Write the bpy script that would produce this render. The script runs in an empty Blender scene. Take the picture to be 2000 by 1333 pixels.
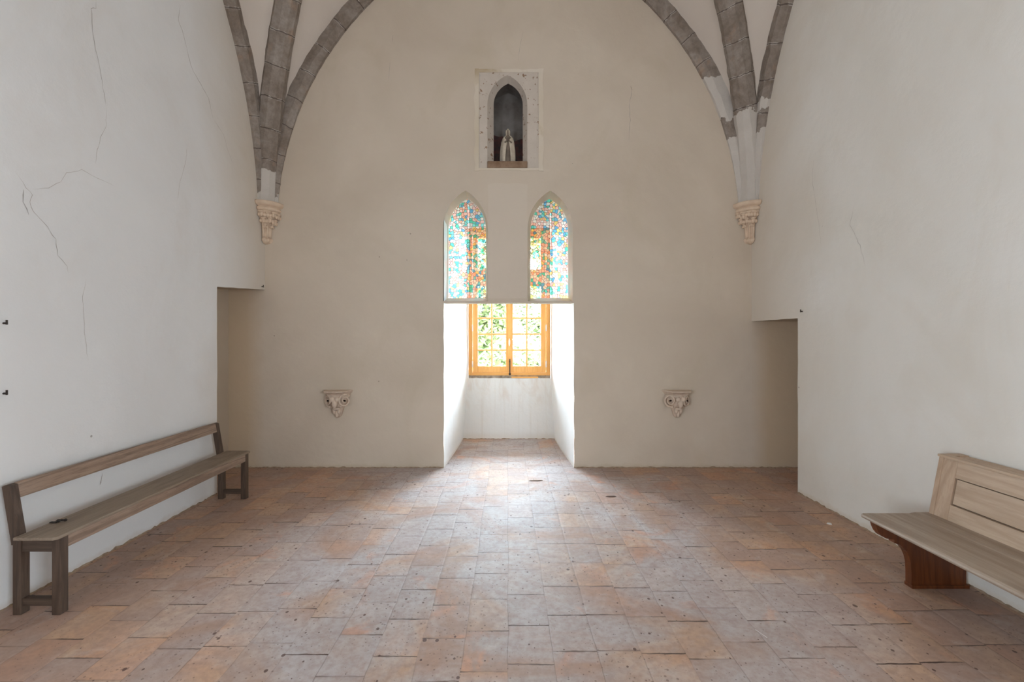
import bpy, bmesh, math, random
from mathutils import Vector, Matrix, noise
from mathutils.geometry import tessellate_polygon

C = bpy.context.scene
COL = C.collection
PI = math.pi
R = math.radians
random.seed(7)

# ------------------------------------------------------------------ camera, world, lights
F = 889.0          # focal length in pixels of the 2000 px wide frame
cam = bpy.data.objects.new('camera', bpy.data.cameras.new('camera'))
COL.objects.link(cam)
cam.location = (0, 0, 1.6)
cam.rotation_euler = (PI / 2, 0, 0)
cam.data.sensor_width = 36
cam.data.lens = F / 2000 * 36
cam.data.shift_x = 8 / 2000
cam.data.shift_y = -10.5 / 2000
cam.data.clip_start = .05
C.camera = cam

C.view_settings.view_transform = 'Standard'
C.view_settings.look = 'None'
C.view_settings.gamma = 1
C.view_settings.use_curve_mapping = False
C.view_settings.exposure = 0.16
C.cycles.use_denoising = True
C.cycles.max_bounces = 12
C.cycles.diffuse_bounces = 6
C.cycles.transparent_max_bounces = 16
C.cycles.sample_clamp_indirect = 8

SKY = 92.0
w = bpy.data.worlds.new('overcast_sky'); C.world = w
w.use_nodes = True
bg = w.node_tree.nodes['Background']
bg.inputs[0].default_value = (0.71, 0.85, 1.0, 1)
bg.inputs[1].default_value = SKY


def area(name, loc, rot, sx, sy, power, color, portal=False):
    l = bpy.data.lights.new(name, 'AREA'); l.shape = 'RECTANGLE'
    l.size = sx; l.size_y = sy; l.energy = power; l.color = color
    o = bpy.data.objects.new(name, l); COL.objects.link(o)
    o.location = loc; o.rotation_euler = rot
    if portal:
        l.cycles.is_portal = True
    return o


# portal guides sky light through the casement window (emits nothing itself)
area('casement_portal', (.02, 7.22, 2.12), (-PI / 2, 0, 0), 1.25, 2.3, 1, (1, 1, 1), True)
# fill lamps added behind the camera, no windows are built there
area('rear_fill', (0.5, -6.0, 2.6), (PI / 2, 0, 0), 2.6, 3.4, 20, (1.0, .95, .90))
area('side_fill', (-2.85, -1.9, 1.55), (0, -PI / 2, 0), 1.5, 1.8, 192, (.78, .89, 1.0))
area('side_fill', (2.85, -1.9, 1.55), (0, PI / 2, 0), 1.5, 1.8, 192, (.78, .89, 1.0))


# ------------------------------------------------------------------ helpers
def P(px, py, Z):
    """point of the photograph (2000x1333 frame) at distance Z"""
    return Vector(((px - 992) * Z / F, Z, 1.6 - (py - 656) * Z / F))


def tag(o, label=None, cat=None, group=None, kind=None):
    if label: o['label'] = label
    if cat: o['category'] = cat
    if group: o['group'] = group
    if kind: o['kind'] = kind
    return o


def empty(name, loc=(0, 0, 0), rz=0):
    o = bpy.data.objects.new(name, None); COL.objects.link(o)
    o.location = loc; o.rotation_euler = (0, 0, rz); o.empty_display_size = .1
    return o


def obj(name, bm, mat, parent=None, smooth=False, world=True, recalc=True):
    """link a bmesh built in world coordinates (or in the parent's when world is False)"""
    me = bpy.data.meshes.new(name)
    if recalc: bmesh.ops.recalc_face_normals(bm, faces=bm.faces)
    if parent is not None and world:
        q = parent; m = Matrix()
        while q is not None:
            m = Matrix.LocRotScale(q.location, q.rotation_euler, q.scale) @ m
            q = q.parent
        bm.transform(m.inverted())
    bm.to_mesh(me); bm.free()
    if smooth:
        for p in me.polygons: p.use_smooth = True
    mats = mat if isinstance(mat, (list, tuple)) else [mat]
    for mm in mats: me.materials.append(mm)
    o = bpy.data.objects.new(name, me); COL.objects.link(o)
    if parent is not None: o.parent = parent
    return o


def add_box(bm, x0, x1, y0, y1, z0, z1, bev=0.0, seg=2):
    vs = [bm.verts.new((x, y, z)) for x in (x0, x1) for y in (y0, y1) for z in (z0, z1)]
    idx = [(0, 1, 3, 2), (4, 6, 7, 5), (0, 4, 5, 1), (2, 3, 7, 6), (0, 2, 6, 4), (1, 5, 7, 3)]
    fs = [bm.faces.new([vs[i] for i in f]) for f in idx]
    if bev:
        bmesh.ops.recalc_face_normals(bm, faces=fs)
        es = list({e for f in fs for e in f.edges})
        bmesh.ops.bevel(bm, geom=es, offset=bev, segments=seg, affect='EDGES', profile=.6)
    return vs


def box(x0, x1, y0, y1, z0, z1, bev=0.0, seg=2):
    bm = bmesh.new(); add_box(bm, x0, x1, y0, y1, z0, z1, bev, seg); return bm


def add_prism(bm, pts, a, b, axis='y', bev=0.0):
    """polygon pts extruded from a to b; axis y: pts are (x,z); axis x: (y,z); axis z: (x,y)"""
    def mk(p, t):
        return {'y': (p[0], t, p[1]), 'x': (t, p[0], p[1]), 'z': (p[0], p[1], t)}[axis]
    v0 = [bm.verts.new(mk(p, a)) for p in pts]; v1 = [bm.verts.new(mk(p, b)) for p in pts]
    n = len(pts); fs = []
    tri = tessellate_polygon([[Vector((p[0], p[1], 0)) for p in pts]])
    if n <= 6:
        fs += [bm.faces.new(v0), bm.faces.new(list(reversed(v1)))]
    else:
        for t in tri:
            fs.append(bm.faces.new([v0[i] for i in t])); fs.append(bm.faces.new([v1[i] for i in reversed(t)]))
    for i in range(n):
        j = (i + 1) % n
        fs.append(bm.faces.new([v0[i], v0[j], v1[j], v1[i]]))
    bmesh.ops.recalc_face_normals(bm, faces=fs)
    if bev and n <= 6:
        es = list({e for f in fs for e in f.edges})
        bmesh.ops.bevel(bm, geom=es, offset=bev, segments=2, affect='EDGES', profile=.6)
    return fs


def prism(pts, a, b, axis='y', bev=0.0):
    bm = bmesh.new(); add_prism(bm, pts, a, b, axis, bev); return bm


def add_sheet(bm, loops, mk):
    """planar polygon with holes; loops are lists of 2D points, mk maps a 2D point to 3D. returns vertex lists"""
    tri = tessellate_polygon([[Vector((p[0], p[1], 0)) for p in l] for l in loops])
    vl = [[bm.verts.new(mk(p)) for p in l] for l in loops]
    flat = [v for l in vl for v in l]
    for t in tri:
        try: bm.faces.new([flat[i] for i in t])
        except ValueError: pass
    return vl


def bridge(bm, a, b, closed=True):
    n = len(a)
    for i in range(n if closed else n - 1):
        j = (i + 1) % n
        try: bm.faces.new([a[i], a[j], b[j], b[i]])
        except ValueError: pass


def add_tube(bm, pts, r, n=8, cap=True):
    rings = []
    for i, p in enumerate(pts):
        p = Vector(p)
        a = Vector(pts[max(0, i - 1)]); b = Vector(pts[min(len(pts) - 1, i + 1)])
        t = (b - a).normalized()
        u = t.orthogonal().normalized() if i == 0 else (u0 - t * u0.dot(t)).normalized()
        u0 = u; v = t.cross(u)
        rr = r[i] if isinstance(r, (list, tuple)) else r
        rings.append([bm.verts.new(p + (u * math.cos(2 * PI * k / n) + v * math.sin(2 * PI * k / n)) * rr) for k in range(n)])
    for a, b in zip(rings, rings[1:]): bridge(bm, a, b)
    if cap:
        bm.faces.new(rings[0]); bm.faces.new(list(reversed(rings[-1])))


def add_ball(bm, c, sx, sy, sz, seg=10, rings=6, rot=None):
    m = Matrix.Translation(Vector(c)) @ (rot or Matrix()) @ Matrix.Diagonal((sx, sy, sz, 1))
    bmesh.ops.create_uvsphere(bm, u_segments=seg, v_segments=rings, radius=1, matrix=m)


def arch(cx, hw, zb, zs, za, n=9):
    """pointed arch outline, counter-clockwise from the lower left; za apex, zs spring"""
    h = za - zs; r = (h * h + hw * hw) / (2 * hw)
    pts = [(cx - hw, zb), (cx + hw, zb)]
    amax = math.asin(min(1, h / r))
    right = [(cx + hw - r + r * math.cos(amax * k / n), zs + r * math.sin(amax * k / n)) for k in range(n + 1)]
    left = [(2 * cx - x, z) for x, z in reversed(right[:-1])]
    return pts + right + left


# ------------------------------------------------------------------ node helpers
class NT:
    def __init__(s, name):
        s.m = bpy.data.materials.new(name); s.m.use_nodes = True
        s.t = s.m.node_tree; s.n = s.t.nodes; s.l = s.t.links
        s.b = s.n['Principled BSDF']; s.out = s.n['Material Output']

    def set(s, sock, v):
        if hasattr(v, 'node') or isinstance(v, bpy.types.NodeSocket): s.l.new(v, sock)
        elif isinstance(v, (tuple, list)) and len(v) == 3 and sock.type == 'RGBA': sock.default_value = (*v, 1)
        else: sock.default_value = v

    def node(s, t, **k):
        n = s.n.new(t)
        for a, b in k.items(): setattr(n, a, b)
        return n

    def pos(s):
        return s.node('ShaderNodeNewGeometry').outputs['Position']

    def math(s, op, a, b=0.0, c=None, clamp=False):
        n = s.node('ShaderNodeMath', operation=op); n.use_clamp = clamp
        s.set(n.inputs[0], a); s.set(n.inputs[1], b)
        if c is not None: s.set(n.inputs[2], c)
        return n.outputs[0]

    def sep(s, v):
        n = s.node('ShaderNodeSeparateXYZ'); s.l.new(v, n.inputs[0]); return n.outputs

    def comb(s, x=0.0, y=0.0, z=0.0):
        n = s.node('ShaderNodeCombineXYZ')
        for i, v in enumerate((x, y, z)): s.set(n.inputs[i], v)
        return n.outputs[0]

    def mapping(s, v, scale=(1, 1, 1), loc=(0, 0, 0), rot=(0, 0, 0)):
        n = s.node('ShaderNodeMapping'); s.l.new(v, n.inputs[0])
        n.inputs['Scale'].default_value = scale; n.inputs['Location'].default_value = loc
        n.inputs['Rotation'].default_value = rot
        return n.outputs[0]

    def noise(s, v, scale, detail=4, rough=.5, dist=0.0, dim='3D', out=0):
        n = s.node('ShaderNodeTexNoise', noise_dimensions=dim)
        s.l.new(v, n.inputs['Vector'])
        n.inputs['Scale'].default_value = scale; n.inputs['Detail'].default_value = detail
        n.inputs['Roughness'].default_value = rough; n.inputs['Distortion'].default_value = dist
        return n.outputs[out]

    def white(s, v, dim='3D', out='Value'):
        n = s.node('ShaderNodeTexWhiteNoise', noise_dimensions=dim)
        if dim == '1D': s.set(n.inputs['W'], v)
        else: s.l.new(v, n.inputs['Vector'])
        return n.outputs[out]

    def voro(s, v, scale, feature='F1', dim='3D', rand=1.0):
        n = s.node('ShaderNodeTexVoronoi', feature=feature, voronoi_dimensions=dim)
        s.l.new(v, n.inputs['Vector']); n.inputs['Scale'].default_value = scale
        n.inputs['Randomness'].default_value = rand
        return n

    def ramp(s, f, stops, interp='LINEAR'):
        n = s.node('ShaderNodeValToRGB'); n.color_ramp.interpolation = interp
        el = n.color_ramp.elements
        while len(el) < len(stops): el.new(.5)
        for e, (p, c) in zip(el, stops):
            e.position = p; e.color = (c, c, c, 1) if isinstance(c, (int, float)) else (*c, 1)
        s.l.new(f, n.inputs[0]); return n.outputs[0]

    def mix(s, f, a, b, mode='MIX'):
        n = s.node('ShaderNodeMix', data_type='RGBA', blend_type=mode)
        s.set(n.inputs[0], f); s.set(n.inputs[6], a); s.set(n.inputs[7], b)
        return n.outputs[2]

    def bump(s, h, strength=.3, dist=.01, prev=None):
        n = s.node('ShaderNodeBump'); n.inputs['Strength'].default_value = strength
        n.inputs['Distance'].default_value = dist; s.l.new(h, n.inputs['Height'])
        if prev is not None: s.l.new(prev, n.inputs['Normal'])
        return n.outputs[0]

    def done(s, color=None, rough=None, normal=None, spec=None):
        if color is not None: s.set(s.b.inputs['Base Color'], color)
        if rough is not None: s.set(s.b.inputs['Roughness'], rough)
        if normal is not None: s.l.new(normal, s.b.inputs['Normal'])
        if spec is not None: s.b.inputs['Specular IOR Level'].default_value = spec
        return s.m


def plaster(name, c1, c2, dirt=(.42, .36, .28), bottom=.5, stain=.25, dots=True, ochre=False, warm_bounce=None):
    m = NT(name); p = m.pos()
    n1 = m.noise(p, .7, 4, .55, .6)
    n2 = m.noise(p, 5, 5, .6)
    col = m.mix(m.ramp(n1, [(.35, 0), (.68, 1)]), c1, c2)
    col = m.mix(m.math('MULTIPLY', m.ramp(n2, [(.45, 0), (.8, 1)]), .25), col, c2)
    # broad faint stains
    st = m.ramp(m.noise(m.mapping(p, (1, 1, .6)), 1.1, 6, .62, 1.2), [(.55, 0), (.72, 1)])
    col = m.mix(m.math('MULTIPLY', st, stain), col, dirt)
    if warm_bounce:       # warm bounce light near the end wall, painted into the side wall colour
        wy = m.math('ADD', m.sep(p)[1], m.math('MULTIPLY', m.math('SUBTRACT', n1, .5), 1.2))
        col = m.mix(m.math('MULTIPLY', m.ramp(m.math('SUBTRACT', wy, 4.2), [(.0, 0), (1.0, 1)]), .85), col, warm_bounce)
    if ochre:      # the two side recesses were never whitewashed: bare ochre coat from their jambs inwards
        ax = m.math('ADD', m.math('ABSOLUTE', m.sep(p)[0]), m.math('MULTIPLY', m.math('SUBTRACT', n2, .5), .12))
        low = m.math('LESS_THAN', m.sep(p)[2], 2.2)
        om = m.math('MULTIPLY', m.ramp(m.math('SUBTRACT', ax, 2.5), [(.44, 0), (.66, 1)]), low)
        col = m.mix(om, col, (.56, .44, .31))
    # crumbling foot of the wall
    z = m.sep(p)[2]
    foot = m.math('SUBTRACT', m.math('MULTIPLY', m.noise(p, 9, 5, .7), .10), z)
    fm = m.ramp(m.math('ADD', m.math('MULTIPLY', foot, 12), .35), [(.35, 0), (.75, 1)])
    col = m.mix(m.math('MULTIPLY', fm, bottom), col, dirt)
    # pin-prick specks
    if dots:
        v = m.voro(p, 3.2)
        sp = m.math('LESS_THAN', v.outputs['Distance'], .028)
        r2 = m.math('GREATER_THAN', m.white(v.outputs['Position']), .55)
        col = m.mix(m.math('MULTIPLY', m.math('MULTIPLY', sp, r2), .55), col, (.12, .09, .06))
    b = m.bump(m.noise(p, 1.6, 3, .5), .35, .06)
    b = m.bump(m.noise(p, 14, 5, .6), .22, .012, b)
    b = m.bump(m.noise(p, 120, 3, .6), .12, .003, b)
    return m.done(col, .92, b, .2)


def wood(name, c1, c2, c3, axis='y', scale=1.0, rough=.6, knots=True, spec=.35, bump=.25):
    m = NT(name); p = m.pos()
    s = {'x': (1.2, 14, 14), 'y': (14, 1.2, 14), 'z': (14, 14, 1.2)}[axis]
    q = m.mapping(p, tuple(k * scale for k in s))
    n1 = m.noise(q, 1.0, 5, .6, 1.5)
    s2 = {'x': (.35, 5, 5), 'y': (5, .35, 5), 'z': (5, 5, .35)}[axis]
    base = m.noise(m.mapping(p, tuple(k * scale for k in s2)), 1.0, 2, .4, .6)
    rings = m.math('SINE', m.math('MULTIPLY', base, 70))
    rings = m.ramp(rings, [(0, 0), (1, 1)])
    fine = m.noise(m.mapping(p, tuple(k * scale * 7 for k in s)), 1.0, 3, .7)
    col = m.mix(m.ramp(n1, [(.3, 0), (.7, 1)]), c1, c2)
    col = m.mix(m.math('MULTIPLY', m.math('MULTIPLY', rings, m.math('ADD', n1, .2)), .62), col, c3)
    col = m.mix(m.math('MULTIPLY', m.ramp(fine, [(.45, 0), (.72, 1)]), .5), col, c3)
    b = m.bump(fine, bump, .002)
    b = m.bump(n1, bump, .003, b)
    return m.done(col, rough, b, spec)


M = {}
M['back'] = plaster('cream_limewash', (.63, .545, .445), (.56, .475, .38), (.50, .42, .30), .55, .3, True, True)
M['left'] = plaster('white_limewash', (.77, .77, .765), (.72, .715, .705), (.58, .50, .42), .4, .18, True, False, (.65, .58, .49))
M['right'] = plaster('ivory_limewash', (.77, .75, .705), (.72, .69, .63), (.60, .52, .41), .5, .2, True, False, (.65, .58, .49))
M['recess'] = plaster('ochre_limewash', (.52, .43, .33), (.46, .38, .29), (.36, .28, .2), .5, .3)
M['web'] = plaster('vault_limewash', (.66, .59, .52), (.60, .53, .46), (.52, .44, .36), 0, .2, False)
M['bay'] = plaster('window_bay_limewash', (.86, .85, .83), (.82, .80, .77), (.66, .54, .42), .35, .1)
M['new'] = plaster('fresh_plaster', (.635, .555, .46), (.60, .52, .43), (.55, .48, .42), 0, .15, False)


def breast_mat():
    m = NT('stained_breast_plaster'); p = m.pos()
    z = m.sep(p)[2]
    n = m.noise(m.mapping(p, (2.2, 1, .8)), 2.6, 6, .65, 1.0)
    hi = m.ramp(z, [(.35, 0), (.95, 1)])
    msk = m.math('MULTIPLY', m.ramp(n, [(.47, 0), (.66, 1)]), hi)
    col = m.mix(m.math('MULTIPLY', msk, .55), (.83, .81, .78), (.62, .47, .36))
    drips = m.ramp(m.noise(m.mapping(p, (16, 1, .5)), 1, 3, .6), [(.55, 0), (.75, 1)])
    col = m.mix(m.math('MULTIPLY', drips, .22), col, (.60, .50, .38))
    low = m.math('MULTIPLY', m.ramp(z, [(.0, 1), (.12, 0)]), .35)
    col = m.mix(low, col, (.6, .48, .36))
    b = m.bump(m.noise(p, 10, 5, .6), .4, .02)
    return m.done(col, .9, b, .2)


M['breast'] = breast_mat()


def floor_mat():
    m = NT('terracotta_tiles'); p = m.pos()
    x, y, z = m.sep(p)
    W, L = .224, .298
    wob = m.math('MULTIPLY', m.math('SUBTRACT', m.noise(p, 1.7, 2, .5), .5), .03)
    wob2 = m.math('MULTIPLY', m.math('SUBTRACT', m.noise(p, 16, 3, .5), .5), .011)
    u = m.math('DIVIDE', m.math('ADD', m.math('ADD', x, wob), wob2), W)
    col = m.math('FLOOR', u); fu = m.math('FRACT', u)
    off = m.white(m.math('ADD', col, 31.7), '1D')
    vv = m.math('ADD', m.math('DIVIDE', m.math('ADD', y, wob2), L), m.math('MULTIPLY', off, 1.0))
    row = m.math('FLOOR', vv); fv = m.math('FRACT', vv)
    tid = m.comb(col, row, 3.3)
    du = m.math('MULTIPLY', m.math('MINIMUM', fu, m.math('SUBTRACT', 1, fu)), W)
    dv = m.math('MULTIPLY', m.math('MINIMUM', fv, m.math('SUBTRACT', 1, fv)), L)
    # per tile colours
    r1 = m.white(tid); r2 = m.white(m.comb(row, col, 9.1))
    big = m.noise(m.comb(m.math('ADD', x, m.math('MULTIPLY', r1, .5)), m.math('ADD', y, m.math('MULTIPLY', r2, .5)), 0.0), 1.3, 3, .55, .4)
    c = m.ramp(m.math('ADD', m.math('MULTIPLY', r1, .34), m.math('MULTIPLY', big, .72)),
               [(.18, (.48, .255, .155)), (.36, (.42, .25, .17)), (.50, (.39, .265, .205)), (.64, (.49, .31, .20)), (.80, (.54, .28, .155)), (.95, (.59, .34, .16))])
    # cloudy wear: grey dust and orange bare clay inside and across tiles
    extent = m.ramp(m.math('DIVIDE', m.math('ADD', m.math('ABSOLUTE', x), m.noise(p, 1.4, 3, .5)), 4), [(.42, 1), (.70, .12)])  # grey dust is strongest mid-floor and thins towards the side walls
    dust = m.math('MULTIPLY', m.ramp(m.noise(p, 1.1, 5, .6, .8), [(.41, 0.1), (.55, 1)]), extent)
    c = m.mix(m.math('MULTIPLY', dust, .68), c, (.47, .46, .47))
    bare = m.ramp(m.noise(m.mapping(p, loc=(5, 2, 0)), 2.4, 5, .6, 1.0), [(.58, 0), (.70, 1)])
    pick = m.math('GREATER_THAN', r2, .5)
    c = m.mix(m.math('MULTIPLY', m.math('MULTIPLY', bare, pick), .6), c, (.62, .30, .17))
    mott = m.noise(p, 26, 5, .65)
    c = m.mix(m.math('MULTIPLY', m.ramp(mott, [(.42, 0), (.66, 1)]), .45), c, (.30, .195, .15))
    cloud = m.ramp(m.noise(m.mapping(p, loc=(8, 1, 0)), 4.5, 6, .7, .8), [(.45, 0), (.7, 1)])
    c = m.mix(m.math('MULTIPLY', cloud, .45), c, (.29, .19, .16))
    pale = m.ramp(m.noise(m.mapping(p, loc=(1, 7, 0)), 3.5, 5, .7, .5), [(.56, 0), (.7, 1)])
    c = m.mix(m.math('MULTIPLY', pale, .25), c, (.62, .57, .52))
    # tiles near the side walls only carry less of the grey dust
    # joints: the cross ones dark and gappy, the long ones faint
    gn = m.noise(p, 7, 4, .6)
    gapc = m.ramp(m.noise(m.mapping(p, loc=(3, 3, 0)), 3.0, 3, .5), [(.42, .25), (.6, 1)])
    wv = m.math('MULTIPLY', m.math('ADD', gn, -.12), .0115)
    jv = m.math('MULTIPLY', m.math('LESS_THAN', dv, wv), gapc)
    wu = m.math('MULTIPLY', gn, .0048)
    ju = m.math('MULTIPLY', m.math('LESS_THAN', du, wu), .42)
    ju = m.math('MULTIPLY', ju, m.ramp(m.noise(m.mapping(p, loc=(9, 3, 0)), 2.5, 3, .5), [(.38, .2), (.6, 1)]))
    c = m.mix(m.math('MAXIMUM', jv, ju), c, (.085, .05, .038))
    # pits
    v = m.voro(m.mapping(p, (1, .8, 1)), 15, dim='2D')
    rr = m.white(v.outputs['Position'])
    thr = m.math('MULTIPLY', m.math('POWER', rr, 5), .19)
    reg = m.ramp(m.noise(m.mapping(p, loc=(2, 4, 0)), 1.3, 2, .5), [(.35, .35), (.62, 1)])
    dist = m.math('ADD', v.outputs['Distance'], m.math('MULTIPLY', m.math('SUBTRACT', m.noise(p, 60, 2, .5), .5), .06))
    pit = m.math('LESS_THAN', dist, m.math('MULTIPLY', thr, reg))
    v2 = m.voro(p, 42, dim='2D')
    thr2 = m.math('MULTIPLY', m.math('POWER', m.white(v2.outputs['Position']), 4), .30)
    pit2 = m.math('LESS_THAN', v2.outputs['Distance'], m.math('MULTIPLY', thr2, reg))
    pits = m.math('MAXIMUM', pit, m.math('MULTIPLY', pit2, .6))
    c = m.mix(m.math('MULTIPLY', pits, .85), c, (.085, .04, .03))
    edge = m.ramp(m.math('MINIMUM', m.math('MULTIPLY', dv, 1.0), m.math('MULTIPLY', du, 1.6)), [(0, 0), (.02, 1)])
    h = m.math('SUBTRACT', m.math('ADD', m.math('MULTIPLY', edge, .35), m.math('MULTIPLY', r1, .35)), m.math('MULTIPLY', pits, .6))
    b = m.bump(m.noise(p, 3.2, 3, .5), .35, .02)
    b = m.bump(h, .5, .006, b)
    b = m.bump(m.noise(p, 90, 4, .7), .3, .002, b)
    rough = m.math('ADD', m.math('MULTIPLY', mott, .22), .48)
    m.b.inputs['Coat Weight'].default_value = .0
    return m.done(c, rough, b, .42)


M['floor'] = floor_mat()


def rib_mat(name, white_bands, seed=0.0):
    """grey ashlar with mortar joints along v; white_bands: ramp stops over z/7 (1 = limewashed)"""
    m = NT(name); p = m.pos()
    uv = m.node('ShaderNodeUVMap').outputs[0]
    u, v, _ = m.sep(uv)
    n = m.noise(m.mapping(p, loc=(seed, 0, 0)), 3, 5, .65, .6)
    n2 = m.noise(p, 22, 5, .7)
    c = m.mix(m.ramp(n, [(.32, 0), (.66, 1)]), (.20, .155, .12), (.37, .325, .285))
    c = m.mix(m.math('MULTIPLY', m.ramp(n2, [(.4, 0), (.75, 1)]), .5), c, (.13, .10, .08))
    warm = m.ramp(m.noise(m.mapping(p, loc=(seed + 4, 1, 0)), 5, 4, .6), [(.58, 0), (.72, 1)])
    c = m.mix(m.math('MULTIPLY', warm, .45), c, (.42, .27, .18))
    jl = .34
    vw = m.math('ADD', v, m.math('MULTIPLY', m.math('SUBTRACT', m.noise(p, 5, 3, .6), .5), .06))
    fr = m.math('FRACT', m.math('DIVIDE', m.math('ADD', vw, seed * .37), jl))
    dj = m.math('MINIMUM', fr, m.math('SUBTRACT', 1, fr))
    j1 = m.math('LESS_THAN', dj, .016)
    j2 = m.math('MULTIPLY', m.math('LESS_THAN', dj, .034), m.ramp(m.noise(p, 12, 2), [(.5, 0), (.55, 1)]))
    c = m.mix(m.math('MULTIPLY', j2, .7), c, (.55, .50, .45))
    c = m.mix(m.math('MULTIPLY', j1, .75), c, (.07, .05, .04))
    zz = m.math('ADD', m.sep(p)[2], m.math('MULTIPLY', m.math('SUBTRACT', m.noise(m.mapping(p, loc=(seed, 8, 0)), 7, 4, .6), .5), .28))
    wm = m.ramp(m.math('DIVIDE', zz, 7), white_bands, 'CONSTANT')
    wc = m.mix(m.ramp(n, [(.3, 0), (.7, 1)]), (.60, .56, .51), (.54, .50, .455))
    c = m.mix(wm, c, wc)
    b = m.bump(m.noise(p, 9, 5, .65), .55, .02)
    b = m.bump(m.math('SUBTRACT', 1, m.math('MAXIMUM', j1, 0)), .5, .008, b)
    return m.done(c, .9, b, .2)


Z7 = lambda z: max(0.0, min(1.0, z / 7))
M['rib_left'] = rib_mat('grey_rib_stone', [(0, 1), (Z7(3.55), 0)], 0)
M['rib_left_side'] = rib_mat('dark_rib_stone', [(0, 1), (Z7(3.26), 0)], 1.3)
M['rib_right'] = rib_mat('whitewashed_rib_stone', [(0, 1), (Z7(4.20), 0)], 2.1)
M['rib_right_back'] = rib_mat('patchy_back_rib_stone', [(0, 1), (Z7(3.95), 0), (Z7(4.17), 1), (Z7(4.66), 0)], 3.7)
M['rib_right_side'] = rib_mat('patchy_side_rib_stone', [(0, 1), (Z7(3.92), 0), (Z7(4.18), 1), (Z7(4.27), 0)], 4.9)


def simple(name, col, rough=.6, metal=0.0, spec=.5, var=None, scale=20, bump=.2, bdist=.004):
    m = NT(name); p = m.pos()
    n = m.noise(p, scale, 5, .6)
    c = m.mix(m.ramp(n, [(.35, 0), (.7, 1)]), col, var or tuple(k * .8 for k in col))
    m.b.inputs['Metallic'].default_value = metal
    return m.done(c, rough, m.bump(n, bump, bdist), spec)


M['corbel'] = simple('buff_carved_stone', (.72, .57, .43), .85, var=(.62, .47, .35), scale=14, bump=.4, bdist=.008, spec=.2)
M['corbel2'] = simple('weathered_carved_stone', (.68, .55, .44), .88, var=(.54, .43, .34), scale=18, bump=.5, bdist=.01, spec=.2)
M['hole'] = simple('hole_shade_black', (.03, .02, .015), .95, spec=.05)  # black of the pegs that stand in for shade inside the drilled eyes
M['iron'] = simple('rusted_iron', (.05, .04, .035), .6, metal=.6)
M['bolt'] = simple('grey_steel', (.30, .28, .26), .45, metal=.9)
M['hinge'] = simple('zinc_hinge', (.75, .74, .70), .4, metal=.7)
M['statue'] = simple('aged_ivory_stone', (.62, .55, .44), .8, var=(.50, .42, .32), scale=22, bump=.3, spec=.25)
M['niche_in'] = simple('dark_niche_plaster', (.24, .225, .21), .9, var=(.12, .10, .085), scale=3, bump=.3, spec=.15)  # dark mottled tone over the whole niche hollow
M['red'] = simple('dark_red_board', (.10, .018, .014), .35, var=(.015, .010, .014), scale=16, spec=.4)
M['clay'] = simple('brown_clay_sill', (.21, .13, .08), .85, var=(.32, .22, .15), scale=12, spec=.2, bump=.4)
M['chip'] = simple('bare_earth_mortar', (.40, .30, .21), .95, var=(.22, .15, .10), scale=25, spec=.1, bump=.5)
M['crack'] = simple('fine_crack_line', (.44, .39, .34), .95, spec=.05)  # thin darker line for hair cracks and a mark
M['crackd'] = simple('deep_crack', (.34, .29, .25), .95, spec=.05)
M['smear'] = simple('grey_rub_mark', (.50, .48, .46), .95, spec=.05)
M['leaf'] = simple('olive_leaf', (.060, .095, .020), .8, var=(.13, .14, .045), scale=2)
M['bark'] = simple('grey_bark', (.25, .21, .17), .9)
M['grass'] = simple('meadow_green', (.03, .04, .012), .95, var=(.04, .045, .018), scale=3)
M['outer'] = simple('rough_exterior_stone', (.50, .46, .40), .95, scale=4)
M['white_bit'] = simple('pale_plaster_crumb', (.75, .72, .68), .9)
M['oak'] = wood('grey_brown_oak', (.29, .195, .14), (.37, .265, .195), (.11, .068, .046), 'y', 1, .62)
M['oakz'] = wood('dark_oak_post', (.075, .046, .031), (.12, .08, .056), (.035, .02, .014), 'z', 1, .6)
M['oakx'] = wood('dark_oak_rail', (.07, .044, .03), (.11, .074, .052), (.035, .02, .014), 'x', 1, .6)
M['oakseat'] = wood('dusty_oak_seat', (.235, .175, .125), (.29, .225, .165), (.15, .105, .075), 'y', 1, .55)
M['pine'] = wood('pale_worn_pew_wood', (.46, .335, .235), (.53, .40, .29), (.35, .24, .16), 'y', .8, .5)
M['pinez'] = wood('pale_pew_stile', (.46, .33, .23), (.53, .39, .28), (.36, .24, .16), 'z', .8, .5)
M['pewseat'] = wood('grey_worn_pew_seat', (.31, .235, .175), (.39, .31, .24), (.22, .155, .11), 'y', .7, .5)
M['pewdark'] = wood('shaded_varnished_red_brown_wood', (.11, .030, .008), (.16, .048, .014), (.05, .014, .005), 'z', .8, .32)  # red-brown varnish, darkened to carry the shade under the seat
M['orange'] = wood('honey_oiled_window_wood', (.80, .40, .11), (.86, .46, .15), (.68, .31, .07), 'z', .8, .5, bump=.1)
M['orangex'] = wood('honey_oiled_window_rail', (.80, .40, .11), (.86, .46, .15), (.68, .31, .07), 'x', .8, .5, bump=.1)


def glass_mat():
    m = NT('clear_window_glass'); m.n.remove(m.b)
    t = m.node('ShaderNodeBsdfTransparent'); t.inputs[0].default_value = (.97, .985, .98, 1)
    g = m.node('ShaderNodeBsdfGlossy'); g.inputs['Roughness'].default_value = .02
    f = m.node('ShaderNodeFresnel'); f.inputs[0].default_value = 1.3
    x = m.node('ShaderNodeMixShader')
    m.l.new(f.outputs[0], x.inputs[0]); m.l.new(t.outputs[0], x.inputs[1]); m.l.new(g.outputs[0], x.inputs[2])
    m.l.new(x.outputs[0], m.out.inputs[0])
    return m.m


M['glass'] = glass_mat()


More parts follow.
